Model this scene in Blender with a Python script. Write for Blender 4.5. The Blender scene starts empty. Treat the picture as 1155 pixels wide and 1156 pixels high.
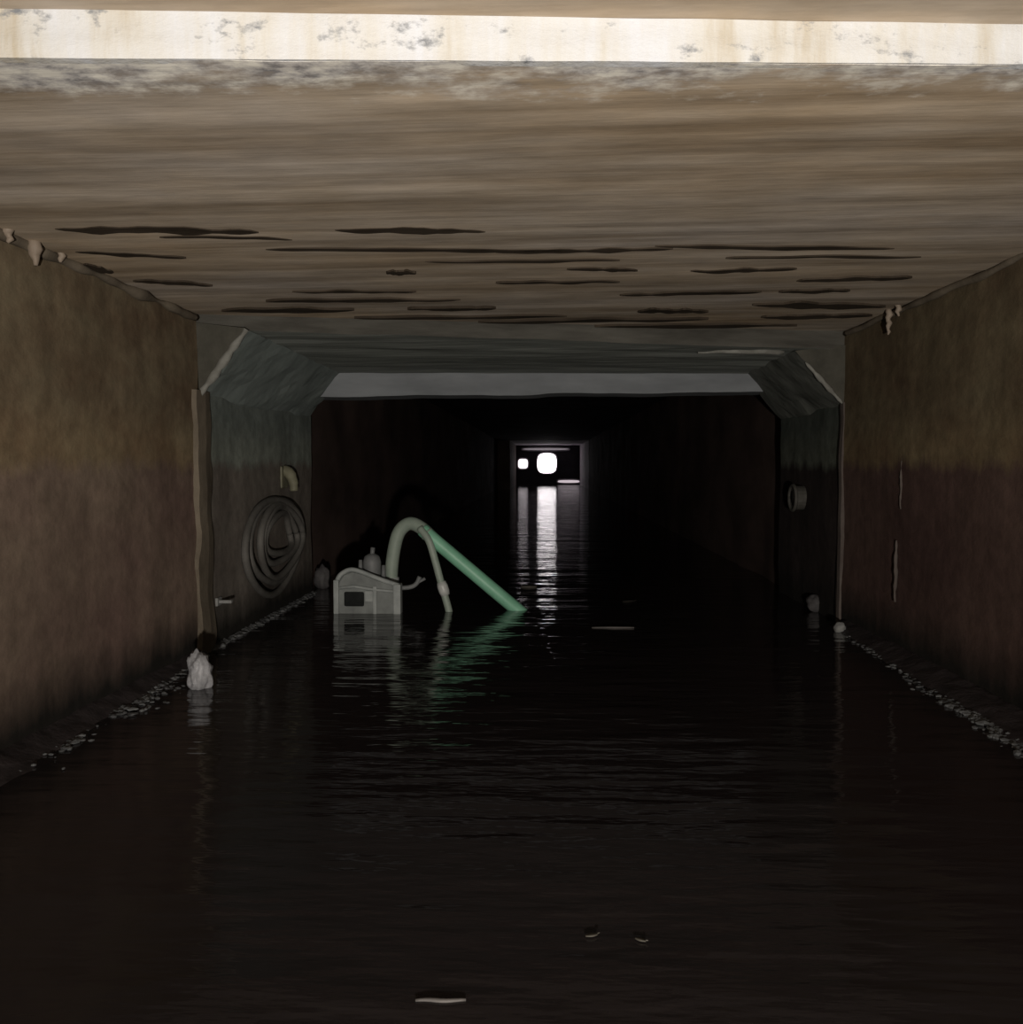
import bpy, bmesh, math, random
from mathutils import Vector, Matrix, noise

S = bpy.context.scene
C = S.collection
random.seed(7)

# ------------------------------------------------------------------ camera
W, H, F = 1155.0, 1156.0, 1000.0          # photo frame and focal length in pixels
VX, VY = 612.0, 526.0                     # where the tunnel axis (+Y) meets the picture
CAM = Vector((0, 0, 0.863))               # eye height above the water
yaw = math.atan((VX - W / 2) / F)
pitch = math.atan((H / 2 - VY) / F)
cd = bpy.data.cameras.new('camera')
cam = bpy.data.objects.new('camera', cd)
C.objects.link(cam)
cd.sensor_fit = 'HORIZONTAL'
cd.sensor_width = 36.0
cd.lens = 36.0 * F / W
cd.clip_start = 0.02
cam.location = CAM
cam.rotation_euler = (math.pi / 2 - pitch, 0, yaw)
S.camera = cam
RM = cam.rotation_euler.to_matrix()


def ray(px, py):
    return RM @ Vector(((px - W / 2) / F, (H / 2 - py) / F, -1))


def onx(px, py, x):
    r = ray(px, py); return CAM + r * ((x - CAM.x) / r.x)


def ony(px, py, y):
    r = ray(px, py); return CAM + r * ((y - CAM.y) / r.y)


def onz(px, py, z):
    r = ray(px, py); return CAM + r * ((z - CAM.z) / r.z)


# ------------------------------------------------------------------ world and lights
wd = bpy.data.worlds.new('world')
S.world = wd
wd.use_nodes = True
wd.node_tree.nodes['Background'].inputs[0].default_value = (0.02, 0.02, 0.022, 1)
wd.node_tree.nodes['Background'].inputs[1].default_value = 0.3
S.view_settings.view_transform = 'Standard'
S.view_settings.look = 'None'
S.view_settings.exposure = 0.0
S.view_settings.gamma = 1.0
S.view_settings.use_curve_mapping = False


def spot(name, loc, aim, power, angle, blend, radius, col):
    ld = bpy.data.lights.new(name, 'SPOT')
    ld.energy = power; ld.spot_size = math.radians(angle); ld.spot_blend = blend
    ld.shadow_soft_size = radius; ld.color = col
    o = bpy.data.objects.new(name, ld)
    C.objects.link(o)
    o.location = loc
    o.rotation_euler = (Vector(aim) - Vector(loc)).to_track_quat('-Z', 'Y').to_euler()
    return o


# the hand lamp held behind the photographer, pointing up the tunnel
spot('hand_lamp', (0.25, -1.35, 0.45), (-0.12, 4.0, 1.62), 640, 74, 0.9, 0.05, (1.0, 0.93, 0.83))

# ------------------------------------------------------------------ materials
def newmat(name):
    m = bpy.data.materials.new(name); m.use_nodes = True
    nt = m.node_tree
    return m, nt, nt.nodes['Principled BSDF']


def N(nt, typ, **kw):
    n = nt.nodes.new(typ)
    for k, v in kw.items(): setattr(n, k, v)
    return n


def ramp(nt, fac, stops):
    r = N(nt, 'ShaderNodeValToRGB')
    els = r.color_ramp.elements
    while len(els) < len(stops): els.new(0.5)
    for e, (p, c) in zip(els, stops):
        e.position = p
        e.color = (c[0], c[1], c[2], 1) if not isinstance(c, (int, float)) else (c, c, c, 1)
    nt.links.new(fac, r.inputs[0])
    return r.outputs[0]


def tex(nt, scale, stretch=(1, 1, 1), detail=6, rough=0.6, seed=0.0):
    tc = N(nt, 'ShaderNodeTexCoord')
    mp = N(nt, 'ShaderNodeMapping')
    mp.inputs['Scale'].default_value = stretch
    mp.inputs['Location'].default_value = (seed, seed * 1.7, seed * 0.6)
    nt.links.new(tc.outputs['Object'], mp.inputs['Vector'])
    n = N(nt, 'ShaderNodeTexNoise')
    n.inputs['Scale'].default_value = scale
    n.inputs['Detail'].default_value = detail
    n.inputs['Roughness'].default_value = rough
    nt.links.new(mp.outputs[0], n.inputs['Vector'])
    return n.outputs['Fac']


def mix(nt, fac, a, b, mode='MIX'):
    m = N(nt, 'ShaderNodeMix', data_type='RGBA', blend_type=mode)
    if isinstance(fac, (int, float)): m.inputs[0].default_value = fac
    else: nt.links.new(fac, m.inputs[0])
    for s, v in ((m.inputs[6], a), (m.inputs[7], b)):
        if isinstance(v, tuple): s.default_value = (v[0], v[1], v[2], 1)
        else: nt.links.new(v, s)
    return m.outputs[2]


def mth(nt, op, a, b=None, c=None):
    m = N(nt, 'ShaderNodeMath', operation=op)
    for s, v in zip(m.inputs, (a, b, c)):
        if v is None: continue
        if isinstance(v, (int, float)): s.default_value = v
        else: nt.links.new(v, s)
    return m.outputs[0]


def bump(nt, b, h, strength=0.4, dist=0.01):
    n = N(nt, 'ShaderNodeBump')
    n.inputs['Strength'].default_value = strength
    n.inputs['Distance'].default_value = dist
    nt.links.new(h, n.inputs['Height'])
    nt.links.new(n.outputs[0], b.inputs['Normal'])


def axis(nt, k):
    tc = N(nt, 'ShaderNodeTexCoord')
    sp = N(nt, 'ShaderNodeSeparateXYZ')
    nt.links.new(tc.outputs['Object'], sp.inputs[0])
    return sp.outputs[k]


def remap(nt, v, a, b, c=0.0, d=1.0):
    m = N(nt, 'ShaderNodeMapRange')
    m.inputs[1].default_value = a; m.inputs[2].default_value = b
    m.inputs[3].default_value = c; m.inputs[4].default_value = d
    nt.links.new(v, m.inputs[0])
    return m.outputs[0]


def simple(name, c1, c2, scale=8, stretch=(1, 1, 1), rough=0.8, bs=0.3, bd=0.01, spec=0.3):
    m, nt, b = newmat(name)
    f = tex(nt, scale, stretch)
    nt.links.new(ramp(nt, f, [(0.3, c1), (0.7, c2)]), b.inputs['Base Color'])
    b.inputs['Roughness'].default_value = rough
    b.inputs['Specular IOR Level'].default_value = spec
    bump(nt, b, f, bs, bd)
    return m


XL_, XR_, Y0L_, Y0R_ = -1.566, 1.634, 1.478, 1.65   # front edge of the limed ceiling, for the crust


def ceiling_mat(limed=True):
    m, nt, b = newmat('board_marked_concrete')
    big = tex(nt, 1.6, (0.5, 1.0, 1), 5, 0.6)
    strk = tex(nt, 4.0, (0.16, 2.4, 1), 4, 0.55, 3.1)
    fine = tex(nt, 16, (0.35, 1.0, 1), 4, 0.6, 1.2)
    base = ramp(nt, big, [(0.30, (0.48, 0.37, 0.255)), (0.5, (0.51, 0.43, 0.345)), (0.72, (0.53, 0.475, 0.43))])
    c = mix(nt, ramp(nt, strk, [(0.3, 0.0), (0.62, 1.0)]), mix(nt, 1.0, base, (0.54, 0.50, 0.45), 'MULTIPLY'), base)
    c = mix(nt, 0.35, c, mix(nt, 1.0, c, ramp(nt, fine, [(0.3, 0.45), (0.7, 1.25)]), 'MULTIPLY'))
    # lime crust spilling over from the front edge
    y = mth(nt, 'ADD', mth(nt, 'SUBTRACT', axis(nt, 1), mth(nt, 'MULTIPLY', axis(nt, 0), (Y0R_ - Y0L_) / (XR_ - XL_))), 1.50 - (Y0L_ + Y0R_) / 2)
    n1 = tex(nt, 4.5, (0.7, 1.3, 1), 6, 0.65, 8.3)
    n2 = tex(nt, 22, (0.7, 1, 1), 5, 0.65, 4.4)
    edge = remap(nt, y, 1.50, 1.78, 0.30, -0.16)
    fac = ramp(nt, mth(nt, 'ADD', mth(nt, 'MULTIPLY_ADD', n1, 0.75, edge), mth(nt, 'MULTIPLY', n2, 0.35)), [(0.62, 0.0), (0.80, 1.0)])
    crust = ramp(nt, n2, [(0.36, (0.20, 0.205, 0.23)), (0.47, (0.52, 0.51, 0.51)), (0.6, (0.82, 0.80, 0.74))])
    if limed: c = mix(nt, mth(nt, 'MULTIPLY', fac, 0.85), c, crust)
    nt.links.new(c, b.inputs['Base Color'])
    b.inputs['Roughness'].default_value = 0.75
    b.inputs['Specular IOR Level'].default_value = 0.25
    bump(nt, b, mth(nt, 'ADD', strk, mth(nt, 'MULTIPLY', fine, 0.35)), 0.35, 0.012)
    return m


def white_mat():
    m, nt, b = newmat('white_lime_face')
    drip = tex(nt, 6, (2.2, 1, 0.35), 5, 0.6, 2.0)
    spots = tex(nt, 13, (0.8, 1, 1.4), 6, 0.7, 5.5)
    base = ramp(nt, drip, [(0.30, (0.42, 0.37, 0.29)), (0.46, (0.53, 0.52, 0.50)), (0.68, (0.57, 0.59, 0.64))])
    c = mix(nt, ramp(nt, spots, [(0.57, 0.0), (0.68, 1.0)]), base, (0.17, 0.18, 0.20))
    nt.links.new(c, b.inputs['Base Color'])
    b.inputs['Roughness'].default_value = 0.85
    bump(nt, b, spots, 0.5, 0.01)
    return m


def wall_mat(name, up1, up2, lo1, lo2, tide=0.865, seed=0.0):
    m, nt, b = newmat(name)
    big = tex(nt, 1.3, (1, 0.8, 1), 5, 0.6, seed)
    blot = tex(nt, 3.6, (1, 0.7, 1.2), 6, 0.65, seed + 2)
    runs = tex(nt, 3.0, (1, 2.4, 0.3), 5, 0.6, seed + 4)
    fine = tex(nt, 14, (1, 1, 1), 4, 0.6, seed + 1)
    up = ramp(nt, blot, [(0.32, up1), (0.68, up2)])
    lo = ramp(nt, big, [(0.35, lo1), (0.65, lo2)])
    z = axis(nt, 2)
    zz = mth(nt, 'MULTIPLY_ADD', mth(nt, 'SUBTRACT', runs, 0.5), 0.16, z)
    c = mix(nt, remap(nt, zz, tide - 0.025, tide + 0.03), lo, up)
    # paler band just above the old water mark
    c = mix(nt, mth(nt, 'MULTIPLY', remap(nt, zz, tide + 0.24, tide + 0.08), 0.6), c, mix(nt, 1.0, c, (1.5, 1.42, 1.3), 'MULTIPLY'))
    # wet slime at the foot
    c = mix(nt, remap(nt, zz, 0.24, 0.06), c, (0.022, 0.020, 0.018))
    c = mix(nt, 0.5, c, mix(nt, 1.0, c, ramp(nt, runs, [(0.3, 0.6), (0.7, 1.3)]), 'MULTIPLY'))
    c = mix(nt, 0.4, c, mix(nt, 1.0, c, ramp(nt, fine, [(0.3, 0.5), (0.7, 1.4)]), 'MULTIPLY'))
    nt.links.new(c, b.inputs['Base Color'])
    b.inputs['Roughness'].default_value = 0.8
    b.inputs['Specular IOR Level'].default_value = 0.2
    bump(nt, b, mth(nt, 'ADD', blot, mth(nt, 'MULTIPLY', fine, 0.2)), 0.5, 0.02)
    return m


def water_mat():
    m, nt, b = newmat('black_water')
    n1 = tex(nt, 3.0, (0.40, 1.6, 1), 3, 0.5, 0.3)
    n2 = tex(nt, 11.0, (0.42, 1.6, 1), 3, 0.55, 2.7)
    n3 = tex(nt, 0.8, (1, 1, 1), 2, 0.5, 1.0)
    h = mth(nt, 'ADD', mth(nt, 'MULTIPLY', n1, 1.0), mth(nt, 'MULTIPLY', n2, 0.25))
    bump(nt, b, mth(nt, 'ADD', h, n3), 1.0, 0.0135)
    b.inputs['Base Color'].default_value = (0.020, 0.0165, 0.0175, 1)
    b.inputs['Roughness'].default_value = 0.07
    b.inputs['IOR'].default_value = 1.33
    return m


M = {}
M['ceil'] = ceiling_mat()
M['ceil_near'] = ceiling_mat(False)
M['white'] = white_mat()
M['wall_l'] = wall_mat('stained_render_left', (0.135, 0.094, 0.060), (0.195, 0.160, 0.105), (0.120, 0.083, 0.074), (0.165, 0.130, 0.105), seed=1.0)
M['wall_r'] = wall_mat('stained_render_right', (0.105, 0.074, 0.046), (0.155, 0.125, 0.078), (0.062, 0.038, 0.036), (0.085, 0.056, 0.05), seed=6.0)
M['wall_l2'] = wall_mat('green_grey_render', (0.135, 0.155, 0.145), (0.20, 0.225, 0.21), (0.10, 0.085, 0.08), (0.15, 0.14, 0.13), seed=3.0)  # second length: greenish light deeper in is mixed into the concrete colours
M['wall_r2'] = wall_mat('shaded_render', (0.065, 0.075, 0.065), (0.10, 0.112, 0.10), (0.020, 0.016, 0.016), (0.032, 0.026, 0.027), seed=9.0)  # weak light and shade on the right side put into the colour
M['ceil2'] = simple('grey_green_concrete', (0.17, 0.185, 0.17), (0.34, 0.36, 0.34), 5, (0.25, 2.2, 1), 0.8, 0.6, 0.015, 0.2)
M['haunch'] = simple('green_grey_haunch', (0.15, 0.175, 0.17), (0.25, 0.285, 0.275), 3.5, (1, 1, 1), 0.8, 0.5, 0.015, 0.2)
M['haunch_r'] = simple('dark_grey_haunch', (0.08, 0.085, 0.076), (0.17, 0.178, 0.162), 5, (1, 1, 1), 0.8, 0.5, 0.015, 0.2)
M['hfront'] = simple('dark_brown_haunch_end', (0.045, 0.043, 0.035), (0.085, 0.08, 0.066), 7, (1, 1, 1), 0.8, 0.5, 0.015, 0.2)  # end faces coloured darker than the haunch slopes
M['step'] = simple('dark_step_face', (0.045, 0.042, 0.036), (0.105, 0.10, 0.088), 5, (0.4, 1, 3), 0.8, 0.5, 0.015, 0.2)  # front face coloured darker than the slab underside
M['lintel'] = simple('blue_grey_lintel', (0.17, 0.18, 0.195), (0.27, 0.285, 0.305), 4, (0.4, 1, 1.5), 0.8, 0.4, 0.01, 0.2)
M['mortar'] = simple('pale_mortar', (0.09, 0.073, 0.055), (0.19, 0.158, 0.12), 6, (1, 1, 0.6), 0.85, 0.6, 0.01, 0.2)
M['run'] = simple('dull_lime_run', (0.07, 0.055, 0.05), (0.12, 0.10, 0.09), 9, (1, 1, 0.6), 0.85, 0.6, 0.01, 0.2)
M['palemortar'] = simple('light_grey_mortar', (0.14, 0.135, 0.122), (0.26, 0.26, 0.24), 12, (1, 1, 1), 0.85, 0.6, 0.01, 0.2)
M['old'] = simple('dark_red_masonry', (0.045, 0.032, 0.028), (0.125, 0.088, 0.078), 1.6, (1, 0.5, 1), 0.85, 0.5, 0.02, 0.1)  # old tunnel walls and vault coloured darker than the nearer lengths
M['oldceil'] = simple('dark_vault', (0.03, 0.026, 0.03), (0.055, 0.05, 0.058), 2.0, (1, 1, 1), 0.85, 0.5, 0.02, 0.1)
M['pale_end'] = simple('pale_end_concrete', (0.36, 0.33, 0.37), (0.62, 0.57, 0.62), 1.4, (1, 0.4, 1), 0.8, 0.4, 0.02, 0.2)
M['seam'] = simple('black_seam_filler', (0.022, 0.016, 0.011), (0.065, 0.05, 0.037), 10, (0.3, 1, 1), 0.8, 0.5, 0.01, 0.15)
M['silt'] = simple('black_silt', (0.02, 0.018, 0.016), (0.035, 0.03, 0.026), 4)
M['bank'] = simple('dark_wet_silt', (0.018, 0.015, 0.016), (0.06, 0.05, 0.053), 12, (1, 1, 1), 0.6, 0.6, 0.02, 0.3)
M['scum'] = simple('pale_scum', (0.035, 0.036, 0.04), (0.17, 0.175, 0.18), 9, (1, 1, 1), 0.7, 0.5, 0.01, 0.3)
M['foam'] = simple('white_foam_plastic', (0.16, 0.16, 0.17), (0.48, 0.48, 0.51), 16, (1, 1, 1), 0.55, 0.5, 0.02, 0.4)
M['stone'] = simple('grey_stone', (0.05, 0.047, 0.05), (0.11, 0.105, 0.108), 16, (1, 1, 1), 0.7, 0.5, 0.01)
M['stone_p'] = simple('pale_stone', (0.15, 0.15, 0.15), (0.27, 0.27, 0.265), 16, (1, 1, 1), 0.7, 0.5, 0.01)
M['green'] = simple('green_hose_rubber', (0.18, 0.43, 0.29), (0.24, 0.53, 0.37), 9, (1, 1, 1), 0.45, 0.15, 0.004, 0.5)
M['greyhose'] = simple('grey_green_hose', (0.22, 0.27, 0.23), (0.31, 0.36, 0.31), 9, (1, 1, 1), 0.5, 0.15, 0.004, 0.4)
M['coupling'] = simple('bright_metal_coupling', (0.42, 0.43, 0.42), (0.55, 0.56, 0.55), 20, (1, 1, 1), 0.4, 0.1, 0.002, 0.5)
M['pump_b'] = simple('dull_pump_shell', (0.13, 0.14, 0.138), (0.21, 0.225, 0.22), 12, (1, 1, 1), 0.6, 0.2, 0.005, 0.4)
M['pump'] = simple('weathered_white_plastic', (0.22, 0.24, 0.24), (0.36, 0.38, 0.375), 12, (1, 1, 1), 0.6, 0.2, 0.005, 0.4)
M['pump_d'] = simple('hollow_shade', (0.012, 0.013, 0.013), (0.024, 0.026, 0.026), 12, (1, 1, 1), 0.8, 0.2, 0.005, 0.05)
M['pump_g'] = simple('dull_grey_casting', (0.12, 0.125, 0.13), (0.19, 0.195, 0.2), 12, (1, 1, 1), 0.55, 0.2, 0.005, 0.4)
M['cable'] = simple('dusty_grey_cable', (0.085, 0.08, 0.074), (0.13, 0.123, 0.114), 10, (1, 1, 1), 0.7, 0.2, 0.004)
M['hook'] = simple('yellowish_bracket', (0.13, 0.125, 0.085), (0.21, 0.20, 0.14), 14, (1, 1, 1), 0.6, 0.3, 0.005)
M['lime'] = simple('lime_drip', (0.17, 0.13, 0.10), (0.27, 0.22, 0.175), 14, (1, 1, 0.3), 0.6, 0.5, 0.01)
M['wood'] = simple('wet_pale_wood', (0.05, 0.046, 0.044), (0.11, 0.10, 0.096), 40, (0.3, 1, 1), 0.6, 0.4, 0.004)
M['leaf'] = simple('sodden_leaf', (0.04, 0.037, 0.03), (0.08, 0.072, 0.06), 20, (1, 1, 1), 0.6, 0.4, 0.004)
M['pipe'] = simple('grey_clay_pipe', (0.045, 0.043, 0.038), (0.085, 0.08, 0.072), 12, (1, 1, 1), 0.7, 0.3, 0.005)
M['water'] = water_mat()


def emis(name, col, s):
    m, nt, b = newmat(name)
    b.inputs['Base Color'].default_value = (0.8, 0.8, 0.8, 1)
    b.inputs['Emission Color'].default_value = (*col, 1)
    b.inputs['Emission Strength'].default_value = s
    return m


M['day'] = emis('daylight_pane', (1.0, 0.93, 0.95), 4.2)
M['day_s'] = emis('dim_daylight_pane', (1.0, 0.90, 0.94), 1.5)
M['glow_d'] = emis('faint_ledge_emission', (1.0, 0.86, 0.92), 0.55)  # glow added in place of a ledge lit by the openings
M['glow_f'] = emis('faint_ceiling_emission', (1.0, 0.90, 0.95), 0.16)  # glow added in place of the lit ceiling edge

# ------------------------------------------------------------------ mesh helpers
def link(name, verts, faces, mat, parent=None, smooth=False):
    me = bpy.data.meshes.new(name)
    me.from_pydata([tuple(v) for v in verts], [], faces)
    me.materials.append(M[mat])
    bm = bmesh.new(); bm.from_mesh(me)
    bmesh.ops.recalc_face_normals(bm, faces=bm.faces)
    bm.to_mesh(me); bm.free()
    if smooth:
        for p in me.polygons: p.use_smooth = True
    o = bpy.data.objects.new(name, me)
    C.objects.link(o)
    if parent is not None: o.parent = parent
    return o


def tag(o, label, cat, group=None, kind=None):
    o['label'] = label; o['category'] = cat
    if group: o['group'] = group
    if kind: o['kind'] = kind
    return o


def struct(o, label, cat=None):
    o['kind'] = 'structure'; o['label'] = label
    if cat: o['category'] = cat
    return o


def thing(name, loc, label, cat, group=None):
    o = bpy.data.objects.new(name, None)
    C.objects.link(o); o.location = loc; o.empty_display_size = 0.1
    return tag(o, label, cat, group)


def slab(name, fn, nu, nv, back, mat, parent=None, smooth=True):
    """a closed plate: fn(u, v) gives the visible side, 'back' is the vector to the hidden side"""
    vs, fs = [], []
    for j in range(nv + 1):
        for i in range(nu + 1):
            vs.append(Vector(fn(i / nu, j / nv)))
    n = len(vs)
    bk = Vector(back)
    for j in range(nv):
        for i in range(nu):
            a = j * (nu + 1) + i
            fs.append((a, a + 1, a + nu + 2, a + nu + 1))
    ring = [i for i in range(nu + 1)] + [j * (nu + 1) + nu for j in range(1, nv + 1)] + \
           [nv * (nu + 1) + i for i in range(nu - 1, -1, -1)] + [j * (nu + 1) for j in range(nv - 1, 0, -1)]
    m = len(ring)
    for r in ring: vs.append(vs[r] + bk)
    for r in ring: vs.append(vs[r].copy())          # own rim vertices keep the arris sharp
    for k in range(m):
        k2 = (k + 1) % m
        fs.append((n + m + k, n + m + k2, n + k2, n + k))
    fs.append(tuple(n + k for k in range(m)))
    o = link(name, vs, fs, mat, parent, False)
    if smooth:
        for p in o.data.polygons[:nu * nv]:
            p.use_smooth = True
    return o


def tubev(pts, rad, seg=10, caps=True):
    pts = [Vector(p) for p in pts]
    n = len(pts)
    vs, fs = [], []
    up = None
    for i, p in enumerate(pts):
        t = (pts[min(i + 1, n - 1)] - pts[max(i - 1, 0)]).normalized()
        if up is None:
            up = t.orthogonal().normalized()
        up = (up - t * up.dot(t)).normalized()
        b = t.cross(up)
        r = rad[i] if isinstance(rad, (list, tuple)) else rad
        for k in range(seg):
            a = 2 * math.pi * k / seg
            vs.append(p + (up * math.cos(a) + b * math.sin(a)) * r)
    for i in range(n - 1):
        for k in range(seg):
            k2 = (k + 1) % seg
            fs.append((i * seg + k, i * seg + k2, (i + 1) * seg + k2, (i + 1) * seg + k))
    if caps:
        fs.append(tuple(range(seg - 1, -1, -1)))
        fs.append(tuple((n - 1) * seg + k for k in range(seg)))
    return vs, fs


def tube(name, pts, rad, mat, parent=None, seg=10):
    vs, fs = tubev(pts, rad, seg)
    return link(name, vs, fs, mat, parent, True)


def spline(pts, n=8):
    """Catmull-Rom through pts"""
    P = [Vector(p) for p in pts]
    P = [P[0] * 2 - P[1]] + P + [P[-1] * 2 - P[-2]]
    out = []
    for i in range(1, len(P) - 2):
        for k in range(n):
            t = k / n
            a, b, c, d = P[i - 1], P[i], P[i + 1], P[i + 2]
            out.append(0.5 * ((2 * b) + (c - a) * t + (2 * a - 5 * b + 4 * c - d) * t * t + (3 * b - a - 3 * c + d) * t ** 3))
    out.append(P[-2])
    return out


def lump(name, loc, size, mat, parent=None, rough=0.25, seed=0, sub=3, freq=1.6):
    bm = bmesh.new()
    bmesh.ops.create_icosphere(bm, subdivisions=sub, radius=1.0)
    off = Vector((seed * 3.1, seed * 1.7, seed * 2.3))
    for v in bm.verts:
        k = 1 + rough * noise.fractal(v.co * freq + off, 0.9, 2.0, 4)
        v.co = Vector((v.co.x * size[0], v.co.y * size[1], v.co.z * size[2])) * k
    me = bpy.data.meshes.new(name); bm.to_mesh(me); bm.free()
    for p in me.polygons: p.use_smooth = True
    me.materials.append(M[mat])
    o = bpy.data.objects.new(name, me); C.objects.link(o)
    o.location = loc
    if parent is not None: o.parent = parent
    return o


def boxv(lo, hi):
    x0, y0, z0 = lo; x1, y1, z1 = hi
    v = [(x0, y0, z0), (x1, y0, z0), (x1, y1, z0), (x0, y1, z0), (x0, y0, z1), (x1, y0, z1), (x1, y1, z1), (x0, y1, z1)]
    f = [(0, 3, 2, 1), (4, 5, 6, 7), (0, 1, 5, 4), (1, 2, 6, 5), (2, 3, 7, 6), (3, 0, 4, 7)]
    return v, f


def box(name, lo, hi, mat, parent=None, bev=0.0):
    v, f = boxv(lo, hi)
    o = link(name, v, f, mat, parent)
    if bev:
        bm = bmesh.new(); bm.from_mesh(o.data)
        bmesh.ops.bevel(bm, geom=bm.edges[:], offset=bev, segments=2, affect='EDGES', profile=0.5)
        bm.to_mesh(o.data); bm.free()
    return o


def fr(x, y, z, amp, freq, seed=0.0):
    return amp * noise.fractal(Vector((x * freq + seed, y * freq + seed * 0.7, z * freq - seed)), 0.9, 2.0, 4)


# ------------------------------------------------------------------ the tunnel
XL, XR = -1.566, 1.634            # wall faces
ZC = CAM.z + 0.622                # ceiling of the near culvert
Y0L, Y0R = 1.478, 1.580           # front edge of the lower ceiling
J1L, J1R = 4.0, 4.88              # skewed joint between the two culvert lengths
J2L, J2R = 5.95, 6.15             # lintel at the end of the second length
YE = 41.0                         # far end
ZO = CAM.z + 0.95                 # ceiling of the old tunnel beyond


def skew(a, b, x):                # depth of a skewed line at x
    return a + (b - a) * (x - XL) / (XR - XL)


def z1(x):                        # the near ceiling slopes up a little to the right
    return CAM.z + skew(0.676, 0.716, x)




ZN = CAM.z + 0.83                 # top of the near walls


def onc(px, py, dz=0.0):          # pixel to point on the near ceiling
    p = onz(px, py, z1(0))
    for _ in range(4): p = onz(px, py, z1(p.x) + dz)
    return p


def line(pa, pb, k):              # value of coordinate k at the two wall faces, along the line pa-pb
    m = (pb[k] - pa[k]) / (pb.x - pa.x)
    return pa[k] + m * (XL - pa.x), pa[k] + m * (XR - pa.x)


pa, pb = onc(0, 66), onc(1155, 73)
Y0L, Y0R = line(pa, pb, 1)
ZNL, ZNR = line(ony(0, 11, pa.y), ony(1155, 29, pb.y), 2)


def zn(x):                        # ceiling over the photographer
    return skew(ZNL, ZNR, x)


# floor under the water and the water itself
fl = box('floor', (-2.3, -3.0, -0.55), (2.3, YE + 1.4, -0.40), 'silt')
struct(fl, 'black silt bed of the tunnel under the water', 'floor')
nx, ny = 40, 300
vs, fs = [], []
for j in range(ny + 1):
    y = -2.9 + (YE + 2.9) * (j / ny) ** 2.0
    for i in range(nx + 1):
        xa, xb = (XL - 0.02, XR + 0.02) if y < J2L else (-1.70, 1.76)
        x = xa + (xb - xa) * i / nx
        vs.append((x, y, 0.0025 * noise.noise(Vector((x * 1.7, y * 2.6, 0.3))) * min(1, max(0.3, 6 / (abs(y) + 1)))))
for j in range(ny):
    for i in range(nx):
        a = j * (nx + 1) + i
        fs.append((a, a + 1, a + nx + 2, a + nx + 1))
wt = link('water', vs, fs, 'water', None, True)
tag(wt, 'black rippled water flooding the whole tunnel floor', 'water', None, 'stuff')

# --- ceiling of the near length: transverse cast slabs, each its own piece
ce = slab('ceiling', lambda u, v: (XL - 0.3 + (XR - XL + 0.6) * u, -2.95 + (skew(Y0L, Y0R, XL - 0.3 + (XR - XL + 0.6) * u) + 2.95) * v,
          zn(XL - 0.3 + (XR - XL + 0.6) * u) + fr(u * 3, v * 4, 0, 0.003, 1.5)), 16, 24, (0, 0, 0.22), 'ceil_near')
struct(ce, 'rough brown board-marked concrete ceiling of the near tunnel length', 'ceiling')
edges = [(Y0L, Y0R)] + [line(onc(200, y), onc(1000, y2), 1) for y, y2 in ((262, 263), (283, 281), (308, 306), (331, 328), (348, 346))] + [(J1L - 0.12, J1R - 0.25), (J1L, J1R)]
dz = [0, 0.0015, 0.003, 0.0045, 0.006, 0.0075, 0.009]
for k in range(len(edges) - 1):
    (a0, b0), (a1, b1) = edges[k], edges[k + 1]

    def f(u, v, a0=a0, b0=b0, a1=a1, b1=b1, k=k):
        x = XL - 0.06 + (XR - XL + 0.12) * u
        g = 0.0 if k == 0 else -0.006
        s = skew(a0, b0, x) + (g + fr(x, k, 0, 0.006, 2.0) if k else fr(x, 3, 0, 0.004, 6.0))
        e = skew(a1, b1, x) - 0.002 + fr(x, k + 1, 0, 0.006, 2.0)
        y = s + (e - s) * v
        return (x, y, z1(x) + dz[k] + fr(x * 0.5, y * 2.5, 0, 0.004, 2.0, 4.0))
    slab('ceiling_slab', f, 60, max(5, int((a1 - a0) * 26)), (0, 0, 0.2), 'ceil', ce)

# black streaks of filler in the slab joints: (x0, x1, y at left, y at right, thickness) in photo pixels
streaks = [(62, 292, 259, 263, 9), (378, 548, 260, 262, 8), (300, 640, 282, 284, 5), (560, 760, 285, 282, 5), (740, 1010, 279, 281, 5),
           (780, 900, 307, 305, 5), (436, 470, 309, 309, 5), (640, 720, 305, 306, 4), (250, 400, 352, 350, 6), (460, 560, 350, 349, 4), (700, 860, 334, 330, 4),
           (850, 1000, 345, 347, 8), (720, 800, 352, 352, 5), (860, 985, 359, 357, 5), (540, 800, 364, 361, 4),
           (640, 900, 371, 368, 4), (180, 330, 268, 270, 3), (480, 700, 296, 295, 3), (820, 1040, 292, 290, 3), (300, 520, 341, 339, 4), (900, 1030, 318, 314, 5), (560, 700, 320, 319, 3), (400, 640, 360, 358, 3), (880, 960, 331, 329, 4), (150, 240, 318, 322, 4), (85, 210, 284, 292, 4), (330, 470, 330, 330, 3), (90, 128, 300, 308, 7)]
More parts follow.
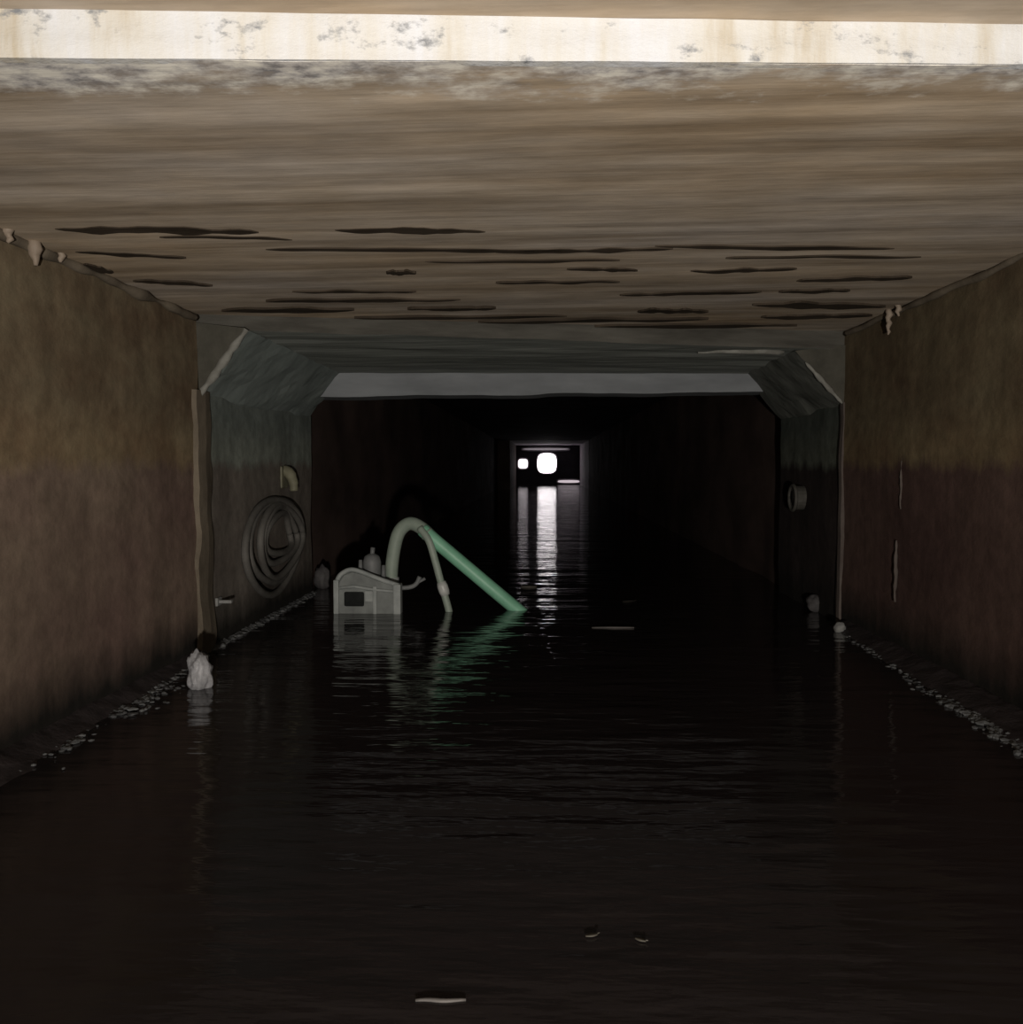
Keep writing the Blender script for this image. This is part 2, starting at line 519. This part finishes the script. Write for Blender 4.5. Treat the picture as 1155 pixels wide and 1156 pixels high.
for q, (x0, x1, ya, yb, th) in enumerate(streaks):
    top, bot = [], []
    n = 22
    for i in range(n + 1):
        t = i / n
        px = x0 + (x1 - x0) * t
        py = ya + (yb - ya) * t + 2.0 * noise.noise(Vector((t * 3, q * 5.1, 0)))
        w = th * 0.5 * (math.sin(math.pi * min(1, max(0.0, t))) ** 0.45) * (0.75 + 0.6 * noise.noise(Vector((t * 7, q * 2.3, 4)))) + 0.15
        top.append(onc(px, py - w, -0.002)); bot.append(onc(px, py + w, -0.002))
    vs = top + bot + [v + Vector((0, 0, 0.03)) for v in top + bot]
    m = n + 1
    fs = []
    for i in range(n):
        fs += [(i, i + 1, m + i + 1, m + i), (2 * m + i, 3 * m + i, 3 * m + i + 1, 2 * m + i + 1),
               (i, 2 * m + i, 2 * m + i + 1, i + 1), (m + i, m + i + 1, 3 * m + i + 1, 3 * m + i)]
    fs += [(0, m, 3 * m, 2 * m), (n, 2 * m + n, 3 * m + n, m + n)]
    link('seam', vs, fs, 'seam', ce)

# white limed vertical face of the drop in the ceiling
t1 = slab('trim_1', lambda u, v: (XL - 0.25 + (XR - XL + 0.5) * u,
          skew(Y0L, Y0R, XL - 0.25 + (XR - XL + 0.5) * u) - 0.005 - 0.003 * noise.noise(Vector((u * 22, v * 2, 0))),
          (lambda x: z1(x) - 0.001 + (zn(x) + 0.001 - z1(x)) * v)(XL - 0.25 + (XR - XL + 0.5) * u)),
          160, 8, (0, 0.02, 0), 'white')
struct(t1, 'bright white limed edge where the ceiling steps down', 'trim')


# --- walls
def wallfn(x, ya, yb, z0, z1, amp, seed, lean=0.0):
    def f(u, v):
        y = ya + (yb - ya) * u; z = z0 + (z1 - z0) * v
        return (x + fr(0, y, z, amp, 1.4, seed) + lean * (z - 0.86), y, z)
    return f


wl = slab('wall_left', wallfn(XL, -2.95, J1L, -0.45, ZN, 0.012, 2.0), 110, 36, (-0.25, 0, 0), 'wall_l')
struct(wl, 'left tunnel wall of brown stained render with a tide mark', 'wall')
wr = slab('wall_right', wallfn(XR, -2.95, J1R, -0.45, ZN, 0.012, 8.0), 110, 36, (0.25, 0, 0), 'wall_r')
struct(wr, 'right tunnel wall of dark brown stained render with a tide mark', 'wall')
wb = slab('wall_back', lambda u, v: (XL - 0.2 + (XR - XL + 0.4) * u, -2.9, -0.45 + (ZN + 0.45) * v), 8, 4, (0, -0.2, 0), 'silt')
struct(wb, 'dark wall closing the tunnel behind the photographer', 'wall')

# second length: walls, haunches and ceiling
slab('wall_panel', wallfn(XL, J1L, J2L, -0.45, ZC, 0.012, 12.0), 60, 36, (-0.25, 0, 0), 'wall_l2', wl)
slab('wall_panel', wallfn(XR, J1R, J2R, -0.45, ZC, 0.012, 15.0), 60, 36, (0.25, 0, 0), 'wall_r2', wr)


def haunch(name, x, sx, ya, yb, w, h, mat, parent, front):
    vs, fs = [], []
    n, m = 26, 8
    for i in range(n + 1):
        y = ya + (yb - ya) * i / n
        for k in range(m + 1):
            t = k / m
            d = fr(t, y, 3, 0.012, 2.6, 2.0 + x)
            vs.append((x + sx * (w * t + d), y, ZC - h * (1 - t) - d))
        vs.append((x - sx * 0.03, y, ZC + 0.03)); vs.append((x - sx * 0.03, y, ZC - h - 0.02))
    r = m + 3
    for i in range(n):
        for k in range(r):
            k2 = (k + 1) % r
            fs.append((i * r + k, i * r + k2, (i + 1) * r + k2, (i + 1) * r + k))
    fs.append(tuple(range(r - 1, -1, -1))); fs.append(tuple(n * r + k for k in range(r)))
    o = link(name, vs, fs, mat, parent)
    o.data.materials.append(M[front])
    for p in o.data.polygons:
        if len(p.vertices) > 4: p.material_index = 1
    return o


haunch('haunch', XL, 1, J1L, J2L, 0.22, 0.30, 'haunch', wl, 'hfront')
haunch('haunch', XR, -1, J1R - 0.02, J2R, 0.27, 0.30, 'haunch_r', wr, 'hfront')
c2 = slab('ceiling_slab', lambda u, v: (XL - 0.05 + (XR - XL + 0.1) * u,
          skew(J1L, J1R, XL + (XR - XL) * u) + 0.01 + (skew(J2L, J2R, XL + (XR - XL) * u) - skew(J1L, J1R, XL + (XR - XL) * u)) * v,
          ZC + 0.004 - 0.012 * v + fr(u * 1.5, v * 5, 0, 0.012, 2.0, 6.0)), 60, 30, (0, 0, 0.2), 'ceil2', ce)

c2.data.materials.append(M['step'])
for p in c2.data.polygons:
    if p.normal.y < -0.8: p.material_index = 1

# pale lip of mortar at the right end of the joint in the ceiling
vs = [onz(788 + 97 * t, 397.5 - 1.5 * math.sin(t * 3) + noise.noise(Vector((t * 6, 0, 0))), ZC) for t in [i / 14 for i in range(15)]]
tube('mortar_lip', [v + Vector((0, 0, -0.002)) for v in vs], [0.004 + 0.012 * min(1, 0.2 + i / 9) * (1 if i < 14 else 0.4) for i in range(15)], 'palemortar', ce, 8)

# lintel closing down the end of the second length
zl, zr = CAM.z + 0.455, CAM.z + 0.50


def lint(u, v):
    x = XL + (XR - XL) * u
    z0 = zl + (zr - zl) * u + fr(x, 0, 0, 0.010, 2.0)
    return (x, skew(J2L, J2R, x) - 0.12 + fr(x, v, 0, 0.012, 2.0, 3), z0 + (ZC + 0.02 - z0) * v)


t2 = slab('trim_2', lint, 60, 6, (0, 0.3, 0), 'lintel')
struct(t2, 'blue grey concrete lintel across the far end of the ceiling', 'trim')

# vertical mortar ribs on the joints
def rib(name, x, sx, y, wy, prj, z1, mat, seed, lean=0.0):
    pts = []
    vs, fs = [], []
    n = 40
    for i in range(n + 1):
        z = -0.4 + (z1 + 0.4) * i / n
        a = fr(z, seed, 0, 0.35 * wy, 4.0); b = fr(z, seed + 5, 0, 0.35 * wy, 4.0)
        p = prj * (1 + 0.5 * noise.noise(Vector((z * 5, seed, 0))))
        q = y + lean * (0.9 - z)
        vs += [(x - sx * 0.03, q - wy + a, z), (x + sx * p * 0.8, q - wy * 0.8 + a, z), (x + sx * p, q, z), (x + sx * p * 0.7, q + wy * 0.8 + b, z), (x - sx * 0.03, q + wy + b, z)]
    for i in range(n):
        for k in range(5):
            k2 = (k + 1) % 5
            fs.append((i * 5 + k, i * 5 + k2, i * 5 + 5 + k2, i * 5 + 5 + k))
    fs.append((4, 3, 2, 1, 0)); fs.append(tuple(n * 5 + k for k in range(5)))
    return link(name, vs, fs, mat)


t3 = rib('trim_3', XL, 1, 4.02, 0.10, 0.028, ZC - 0.28, 'mortar', 1.0)
struct(t3, 'pale brown mortar rib on the left wall joint', 'trim')
t4 = rib('trim_4', XR, -1, 4.88, 0.04, 0.02, ZC - 0.28, 'run', 7.0)
struct(t4, 'thin mortar rib on the right wall joint', 'trim')
# mortar run along the haunch edges
e1 = [(XL + 0.012 + 0.22 * t, J1L - 0.012, ZC - 0.30 * (1 - t) - 0.006 + 0.008 * noise.noise(Vector((t * 5, 0, 0)))) for t in [i / 12 for i in range(13)]]
tube('mortar_edge', e1, [0.010 + 0.010 * math.sin(3.14 * i / 12) + 0.004 * math.sin(i * 2.2) for i in range(13)], 'palemortar', t3, 8)
e2 = [(XR - 0.02 - 0.20 * t, J1R - 0.03, ZC - 0.285 + 0.22 * t) for t in [i / 12 for i in range(13)]]
tube('mortar_edge', e2, [0.005 + 0.009 * math.sin(3.14 * i / 12) + 0.003 * math.sin(i * 1.9) for i in range(13)], 'palemortar', t4, 8)

# ragged mortar fillet along the left and right ceiling corners
def fillet(name, x, sx, ya, yb, r, mat, seed):
    n = 60
    pts, rr = [], []
    for i in range(n + 1):
        y = ya + (yb - ya) * i / n
        pts.append((x + sx * 0.006, y, z1(x) - 0.008 + 0.012 * noise.noise(Vector((y * 4, seed, 0)))))
        rr.append(max(0.004, r * (0.8 + 0.9 * noise.noise(Vector((y * 6, seed, 2))))))
    o = tube(name, pts, rr, mat, None, 7)
    return o


struct(fillet('trim_5', XL, 1, 2.3, 3.98, 0.022, 'mortar', 1), 'ragged mortar fillet along the left ceiling corner', 'trim')
struct(fillet('trim_6', XR, -1, 2.6, 4.86, 0.018, 'mortar', 2), 'ragged mortar fillet along the right ceiling corner', 'trim')

# --- old dark tunnel beyond the lintel
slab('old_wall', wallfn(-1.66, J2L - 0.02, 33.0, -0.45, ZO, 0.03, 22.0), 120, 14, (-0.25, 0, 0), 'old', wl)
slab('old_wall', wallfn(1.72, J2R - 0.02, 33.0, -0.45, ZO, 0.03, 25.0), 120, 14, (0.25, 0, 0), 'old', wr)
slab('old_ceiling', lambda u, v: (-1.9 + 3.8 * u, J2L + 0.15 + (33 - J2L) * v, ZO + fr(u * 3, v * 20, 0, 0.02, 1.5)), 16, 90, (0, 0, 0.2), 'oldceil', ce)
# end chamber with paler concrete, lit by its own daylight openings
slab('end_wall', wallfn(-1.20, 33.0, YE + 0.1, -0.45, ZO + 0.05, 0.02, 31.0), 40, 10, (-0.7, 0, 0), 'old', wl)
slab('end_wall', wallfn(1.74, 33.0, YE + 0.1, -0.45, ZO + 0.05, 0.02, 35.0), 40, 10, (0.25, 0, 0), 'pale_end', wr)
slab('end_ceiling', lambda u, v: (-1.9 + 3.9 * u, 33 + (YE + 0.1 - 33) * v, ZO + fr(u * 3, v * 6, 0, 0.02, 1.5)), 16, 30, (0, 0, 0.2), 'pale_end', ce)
wf = slab('wall_far', lambda u, v: (-1.9 + 3.9 * u, YE, -0.45 + (ZO + 0.6) * v), 20, 10, (0, 0.3, 0), 'oldceil')
struct(wf, 'black wall closing the far end of the tunnel', 'wall')

def pane(name, px, py, wpx, hpx, label, mat):
    p = ony(px, py, YE - 0.02)
    hw, hh = wpx * YE / F / 2, hpx * YE / F / 2
    vs, n = [], 28
    for i in range(n):
        a = 2 * math.pi * i / n
        c, s = math.cos(a), math.sin(a)
        k = 0.62
        vs.append((p.x + hw * math.copysign(abs(c) ** k, c), YE - 0.03, p.z + hh * math.copysign(abs(s) ** k, s)))
    vs2 = [(v[0], YE + 0.02, v[2]) for v in vs]
    fs = [tuple(range(n)), tuple(range(2 * n - 1, n - 1, -1))] + [(i, n + i, n + (i + 1) % n, (i + 1) % n) for i in range(n)]
    o = link(name, vs + vs2, fs, mat)
    struct(o, label, 'window')
    # frame ring around the opening
    ring = [Vector((p.x + (v[0] - p.x) * 1.04, YE - 0.03, p.z + (v[2] - p.z) * 1.04)) for v in vs]
    tv, tf = tubev(ring + [ring[0]], 0.035, 6, False)
    link('window_frame', tv, tf, 'pale_end', o)
    return o


pane('window_1', 617.5, 523, 22, 23, 'large bright daylight opening at the far end of the tunnel', 'day')
pane('ledge_glow', 642, 543.5, 25, 4.5, 'added low glow of a lit ledge right of and below the large opening', 'glow_d')
pane('ceiling_glow', 616, 507, 52, 3.5, 'added dim glow of lit ceiling along the top of the far wall', 'glow_f')
pane('window_2', 590.5, 523.5, 12, 12, 'small bright daylight opening left of the large one', 'day_s')


# ------------------------------------------------------------------ pump and hoses standing in the water
PY = 5.28                                   # depth of the pump, from its waterline


def pp(px, py, dy=0.0):
    return ony(px, py, PY + dy)


pu = thing('pump', (pp(414, 690).x, PY, 0.0), 'weathered white pump standing in the water under the hoses', 'pump')
pu0 = Vector(pu.location)


def loc(v): return Vector(v) - pu0


# shell: outline of the body in photo pixels, given depth
out = [(378, 698), (378, 668), (380, 655), (386, 646), (396, 642), (408, 645), (424, 652), (438, 657), (447, 660), (451, 668), (451, 698)]
n = len(out)
front = [loc(pp(x, y, -0.13)) for x, y in out]
mid = [loc(pp(x, y, -0.16)) + Vector((0, 0, 0)) for x, y in [(414 + (x - 414) * 0.9, 672 + (y - 672) * 0.86) for x, y in out]]
backv = [Vector((v.x * 0.8 - 0.015, v.y + 0.24, v.z * 0.92)) for v in front]
vs = mid + front + backv
fs = [tuple(range(n)), tuple(2 * n + i for i in range(n - 1, -1, -1))]
for r in (0, 1):
    fs += [(r * n + i, (r + 1) * n + i, (r + 1) * n + (i + 1) % n, r * n + (i + 1) % n) for i in range(n)]
link('body', vs, fs, 'pump_b', pu)


def pbox(name, x0, y0, x1, y1, d0, d1, mat, bev=0.004, parent=None):
    a, b = loc(pp(x0, y1, d0)), loc(pp(x1, y0, d0))
    return box(name, (a.x, d0, a.z), (b.x, d1, b.z), mat, parent or pu, bev)


op = pbox('intake_shade', 388, 668, 411, 685, -0.168, -0.12, 'pump_d', 0.012)  # solid block, its dark colour stands in for a shaded hollow
pbox('side_rib', 376.5, 655, 382, 694, -0.175, -0.10, 'pump')
pbox('side_rib', 444, 660, 452, 697, -0.175, -0.10, 'pump')
pbox('middle_rib', 421, 662, 425, 696, -0.172, -0.12, 'pump')
pbox('patch_plate', 411, 667, 421, 680, -0.174, -0.12, 'pump', 0.008)
rail = [loc(pp(x, y, -0.15)) for x, y in ((379, 662), (382, 652), (388, 646), (397, 643), (409, 646), (424, 652), (438, 657), (450, 661))]
tube('top_rail', spline(rail, 4), 0.014, 'pump', pu, 8)
tube('cross_rail', [loc(pp(381, 664, -0.16)), loc(pp(400, 662, -0.165)), loc(pp(425, 666, -0.165)), loc(pp(449, 668, -0.16))], 0.009, 'pump', pu, 8)
mc = tube('motor_cap', [loc(pp(420, 664)), loc(pp(420, 634)), loc(pp(420, 628)), loc(pp(420, 625))], [0.055, 0.055, 0.045, 0.02], 'pump_g', pu, 16)
tube('vent_stub', [loc(pp(420, 628)), loc(pp(421, 618))], 0.014, 'pump_g', mc, 8)
tube('cap', [loc(pp(407, 650, -0.05)), loc(pp(407, 632, -0.05))], [0.016, 0.011], 'pump_g', pu, 8)
tube('cap', [loc(pp(433, 656, -0.05)), loc(pp(433, 638, -0.05))], [0.016, 0.011], 'pump_g', pu, 8)
sp_ = tube('outlet_spout', spline([loc(p) for p in (pp(446, 664, -0.08), pp(462, 663, -0.08), pp(470, 659, -0.08), pp(474, 651, -0.08))], 5), 0.014, 'pump_g', pu, 8)
tube('lever', [loc(pp(470, 659, -0.08)), loc(pp(480, 653, -0.08))], [0.007, 0.010], 'pump_g', sp_, 6)

# green hose arching from the pump into the water
hp = spline([pp(442, 668, 0.06), pp(442, 645, 0.05), pp(445, 620, 0.04), pp(451, 600, 0.03), pp(463, 591, 0.02), pp(477, 597, 0.0), pp(492, 611, -0.01)], 8)
hg = thing('pump_hose', (pp(583, 688).x, PY, 0), 'forked green and grey hose arching out of the pump into the water', 'hose')
g0 = Vector(hg.location)
a = [v - g0 for v in spline([pp(477, 598, -0.02), pp(492, 611, -0.03), pp(530, 643, -0.03), pp(562, 670, -0.02), pp(586, 690, 0.0), pp(604, 706, 0.01)], 8)]
gl = tube('green_leg', a, 0.041, 'green', hg, 14)
gl['label'] = 'stiff bright green leg slanting into the water'
for k in (3, 37):
    tube('clamp_band', [a[k], a[k + 1]], 0.0435, 'greyhose', gl, 14)
ar = tube('arch', [v - g0 for v in hp], 0.040, 'greyhose', hg, 14)
ar['label'] = 'grey green arch rising from the pump'
q = pp(442, 657, 0.055) - g0
tube('collar', [q - Vector((0, 0, 0.03)), q + Vector((0, 0, 0.03))], 0.047, 'pump', ar, 14)
a = [v - g0 for v in spline([pp(474, 596, -0.05), pp(484, 610, -0.07), pp(491, 632, -0.07), pp(498, 658, -0.07), pp(506, 686, -0.07), pp(509, 702, -0.07)], 7)]
dl = tube('drop_leg', a, 0.022, 'greyhose', hg, 12)
dl['label'] = 'thin grey leg dropping to a bright coupling'
k1, k2 = pp(498, 657, -0.07) - g0, pp(503, 672, -0.07) - g0
tube('coupling', [k1, k1.lerp(k2, 0.3), k1.lerp(k2, 0.7), k2], [0.026, 0.032, 0.032, 0.026], 'coupling', dl, 12)

# ------------------------------------------------------------------ things on the left wall
hk = thing('wall_hook', onx(320, 540, XL), 'yellowish lump of a bracket high on the left wall above the cable coil', 'bracket')
h0 = Vector(hk.location)
box('plate', (-0.02, -0.07, -0.06), (0.012, 0.07, 0.075), 'hook', hk, 0.01)
tube('hook', spline([(0, 0, 0.05), (0.04, -0.01, 0.03), (0.065, -0.02, -0.02), (0.07, -0.02, -0.075)], 5), [0.034] * 8 + [0.030] * 4 + [0.026] * 4, 'hook', hk, 8)

cc = h0 + Vector((0.05, -0.28, -0.36))
co = thing('cable_coil', cc, 'dusty grey coil of cable slumped against the left wall', 'cable')
for k, (ry, rz, dx, oy, oz) in enumerate([(0.46, 0.235, 0.0, 0.0, 0.0), (0.52, 0.27, 0.012, -0.05, -0.015), (0.40, 0.21, 0.02, 0.05, 0.01), (0.33, 0.16, 0.012, 0.06, 0.03), (0.26, 0.115, 0.0, 0.08, 0.03)]):
    pts = []
    for i in range(41):
        t = 2 * math.pi * i / 40
        pts.append((dx - 0.02 + 0.012 * math.sin(2 * t + k), oy + ry * math.cos(t) + 0.02 * math.sin(3 * t + k), oz + rz * math.sin(t) + 0.014 * math.sin(2 * t + k * 1.3)))
    tube('loop', pts, 0.020, 'cable', co, 8)

br = thing('wall_bracket', onx(246, 679, XL), 'small pale metal bracket on the left wall beside the mortar rib', 'bracket')
box('plate', (-0.02, -0.03, -0.02), (0.01, 0.03, 0.02), 'stone_p', br, 0.004)
box('arm', (0.0, -0.012, -0.008), (0.07, 0.012, 0.008), 'stone_p', br, 0.003)

# lime drips hanging in the ceiling corners
drips = [(10, 238, 274, 0.016, 'short lime drip at the left picture edge in the ceiling corner'),
         (40, 244, 300, 0.022, 'longest and palest lime drip hanging in the left ceiling corner'),
         (69, 262, 296, 0.014, 'thin dull lime drip furthest from the picture edge, left ceiling corner'),
         (1014, 334, 357, 0.014, 'pale lime drip in the right ceiling corner above the joint'),
         (1003, 356, 378, 0.012, 'small dull lime drip low in the right ceiling corner')]
for px, ya, yb, r, lab in drips:
    left = px < 600
    X = XL + 0.03 if left else XR - 0.03
    p, q = onx(px, ya, X), onx(px, yb, X)
    p = Vector((X, q.y, max(p.z, z1(X) + 0.01)))
    q = Vector((X, q.y, q.z))
    L = p.z - q.z
    n = 9
    o = tube('lime_drip', [(0.004 * math.sin(i * 2.1 + px), 0.004 * math.cos(i * 1.7), -L * i / n) for i in range(n + 1)],
             [r * (1.25 - 0.75 * (i / n) ** 1.4 + 0.18 * math.sin(i * 1.9 + px)) if i < n else r * 0.25 for i in range(n + 1)], 'lime', None, 9)
    o.location = p
    tag(o, lab, 'lime drip', 'lime drips in the ceiling corners')

# lime runs down the right wall
for px, ya, yb, r, lab in [(1012, 610, 680, 0.012, 'pale lime run low on the right wall near the joint'),
                           (1018, 520, 575, 0.008, 'faint lime run high on the right wall just under the tide mark')]:
    p, q = onx(px, ya, XR - 0.008), onx(px, yb, XR - 0.008)
    L = p.z - q.z
    o = tube('lime_run', [(0.003 * math.sin(i), 0.006 * math.sin(i * 0.9), -L * i / 12) for i in range(13)], [r * (0.3 + 0.45 * math.sin(3.14 * i / 12) + 0.15 * math.sin(i * 2.3)) for i in range(13)], 'run', None, 8)
    o.location = p
    tag(o, lab, 'lime run')

# clay drain pipe in the right wall
dp = thing('drain_pipe', onx(906, 562, XR), 'round grey drain pipe end poking out of the dark right wall', 'pipe')
ro, ri, L = 0.075, 0.052, 0.06
vs, fs = [], []
sg = 20
for (x, r) in ((0.05, ro), (-L, ro), (-L, ri), (0.05, ri)):
    for k in range(sg):
        t = 2 * math.pi * k / sg
        vs.append((x, r * math.cos(t), r * math.sin(t)))
for j in range(4):
    for k in range(sg):
        k2 = (k + 1) % sg
        fs.append((j * sg + k, j * sg + k2, ((j + 1) % 4) * sg + k2, ((j + 1) % 4) * sg + k))
link('pipe', vs, fs, 'pipe', dp, False)
tube('bore_shade', [(0.04, 0, 0), (-0.06, 0, -0.005)], 0.051, 'silt', dp, 16)  # dark plug flush with the mouth stands in for the shaded bore
tube('rim', [(-L + 0.02 * 0, 0.078 * math.cos(t), 0.078 * math.sin(t)) for t in [2 * math.pi * i / 24 for i in range(25)]], 0.012, 'pipe', dp, 6)

# ------------------------------------------------------------------ debris on the water
def rest(px, py): return onz(px, py, 0.0)


bag = lump('foam_lump', rest(226, 776) + Vector((0.0, 0, 0.055)), (0.044, 0.05, 0.085), 'foam', None, 0.35, 4, 4, 1.7)
tag(bag, 'crumpled whitish foam lump at the foot of the left mortar rib', 'litter')
p = rest(948, 713)
o = lump('stone', p + Vector((0, 0, 0.02)), (0.03, 0.03, 0.032), 'stone_p', None, 0.3, 5)
tag(o, 'small pale stone at the foot of the right wall joint', 'stone')
o = lump('stone', rest(920, 690) + Vector((0, 0, 0.045)), (0.05, 0.05, 0.055), 'stone', None, 0.3, 6)
tag(o, 'round grey stone in the water beyond the right wall joint', 'stone')
o = lump('stone', rest(364, 664) + Vector((0, 0, 0.07)), (0.05, 0.05, 0.09), 'stone', None, 0.35, 8)
tag(o, 'upright dark grey stone in the water left of the pump', 'stone')


def twig(px0, px1, py, r, mat, lab, name, cat):
    a, b = rest(px0, py), rest(px1, py)
    c = (a + b) / 2
    n = 10
    pts = [a.lerp(b, i / n) - c + Vector((0, 0.0015 * math.sin(i * 0.8), 0.001)) for i in range(n + 1)]
    o = tube(name, pts, [r * (0.5 + 0.6 * math.sin(3.14 * (0.1 + 0.8 * i / n))) for i in range(n + 1)], mat, None, 8)
    o.location = c
    return tag(o, lab, cat)


twig(469, 526, 1130, 0.0035, 'wood', 'short pale stick floating nearest the camera', 'floating_stick', 'stick')
twig(668, 716, 709, 0.007, 'wood', 'dull stick floating on the dark water right of the green hose', 'floating_stick', 'stick')
twig(588, 606, 663, 0.012, 'leaf', 'brownish stick end poking up just beyond the green hose tip', 'floating_stick', 'stick')


def leaf(px, py, s, ang, lab):
    c = rest(px, py)
    vs, fs = [], []
    n = 9
    for i in range(n):
        t = i / (n - 1)
        w = s * 0.42 * math.sin(math.pi * min(0.97, max(0.03, t))) ** 0.8
        for k, d in ((-1, 1), (0, 0), (1, 1)):
            vs.append(((t - 0.5) * 2 * s, k * w, 0.003 + 0.12 * w * d))
    for i in range(n - 1):
        for k in (0, 1):
            fs.append((i * 3 + k, i * 3 + k + 1, i * 3 + k + 4, i * 3 + k + 3))
    o = link('floating_leaf', vs, fs, 'leaf', None, True)
    o.modifiers.new('thickness', 'SOLIDIFY').thickness = 0.002
    vv, ff = tubev([(s * 0.95, 0, 0.004), (s * 1.15, 0.05 * s, 0.004), (s * 1.3, 0.12 * s, 0.004)], 0.0012, 5)
    link('stem', vv, ff, 'leaf', o)
    o.location = c; o.rotation_euler = (0, 0, ang)
    return tag(o, lab, 'leaf')


leaf(668, 1057, 0.012, 0.3, 'tiny pale leaf floating left of another in the foreground')
leaf(723, 1062, 0.011, -0.5, 'tiny dull leaf floating right of another in the foreground')
leaf(710, 679, 0.045, 0.4, 'dull leaf floating far out on the dark water')

# low banks of silt along the foot of the walls
def bank(side, y):
    t = min(1, max(0, (y - 2.4) / 2.4))
    w = (0.095 - 0.075 * t) if side < 0 else (0.19 - 0.12 * t)
    return w * (1 + 0.22 * noise.fractal(Vector((y * 2.2, side * 3, 0)), 0.9, 2.0, 3))


def silt_bank(x, sx, ya, yb, lab):
    vs, fs = [], []
    n, m = 120, 7
    for i in range(n + 1):
        y = ya + (yb - ya) * i / n
        w = bank(-sx, y) + 0.03
        for k in range(m + 1):
            t = k / m
            z = 0.045 * (1 - t) ** 0.8 - 0.014 * t + fr(t * w * 6, y * 3, 0, 0.008, 3.0, sx)
            vs.append((x - sx * 0.02 + sx * (w + 0.02) * t, y, z))
        vs.append((x - sx * 0.02, y, -0.06))
    r = m + 2
    for i in range(n):
        for k in range(r):
            k2 = (k + 1) % r
            fs.append((i * r + k, i * r + k2, (i + 1) * r + k2, (i + 1) * r + k))
    fs.append(tuple(range(r - 1, -1, -1))); fs.append(tuple(n * r + k for k in range(r)))
    return tag(link('silt_bank', vs, fs, 'bank', None, True), lab, 'silt', None, 'stuff')


silt_bank(XL, 1, -1.0, 3.95, 'low dark silt bank along the foot of the left wall')
silt_bank(XR, -1, -1.0, 4.8, 'low dark silt bank along the foot of the right wall')

# scum and grit washed up along the foot of the walls
def scum(name, x, sx, parts, lab, seed):
    rnd = random.Random(seed)
    bm = bmesh.new()
    for (ya, yb, cnt, wid, size) in parts:
        for _ in range(cnt):
            y = rnd.uniform(ya, yb)
            r = size * rnd.uniform(0.3, 1.0)
            m = Matrix.Translation((x + sx * ((bank(-sx, y) if y < 3.95 or sx < 0 else 0) * rnd.uniform(0.75, 1.0) + abs(rnd.gauss(0.005, wid))), y, rnd.uniform(-0.003, 0.006))) @ Matrix.Rotation(rnd.uniform(0, 6), 4, 'Z') @ Matrix.Diagonal((r, r * rnd.uniform(1, 2.0), r * rnd.uniform(0.35, 0.8), 1))
            bmesh.ops.create_icosphere(bm, subdivisions=1, radius=1.0, matrix=m)
    me = bpy.data.meshes.new(name); bm.to_mesh(me); bm.free()
    me.materials.append(M['scum'])
    o = bpy.data.objects.new(name, me); C.objects.link(o)
    return tag(o, lab, 'scum', None, 'stuff')


scum('scum_line', XL, 1, [(4.05, 5.95, 700, 0.015, 0.016), (2.95, 3.4, 160, 0.05, 0.012), (2.55, 2.75, 22, 0.03, 0.012), (3.4, 3.95, 50, 0.015, 0.012), (2.4, 3.0, 25, 0.04, 0.008)],
     'pale line of scum along the foot of the left wall', 3)
scum('scum_line', XR, -1, [(2.6, 3.25, 220, 0.02, 0.014), (3.2, 3.6, 45, 0.03, 0.012), (3.6, 4.6, 60, 0.012, 0.010)],
     'broken line of grit along the foot of the right wall', 4)
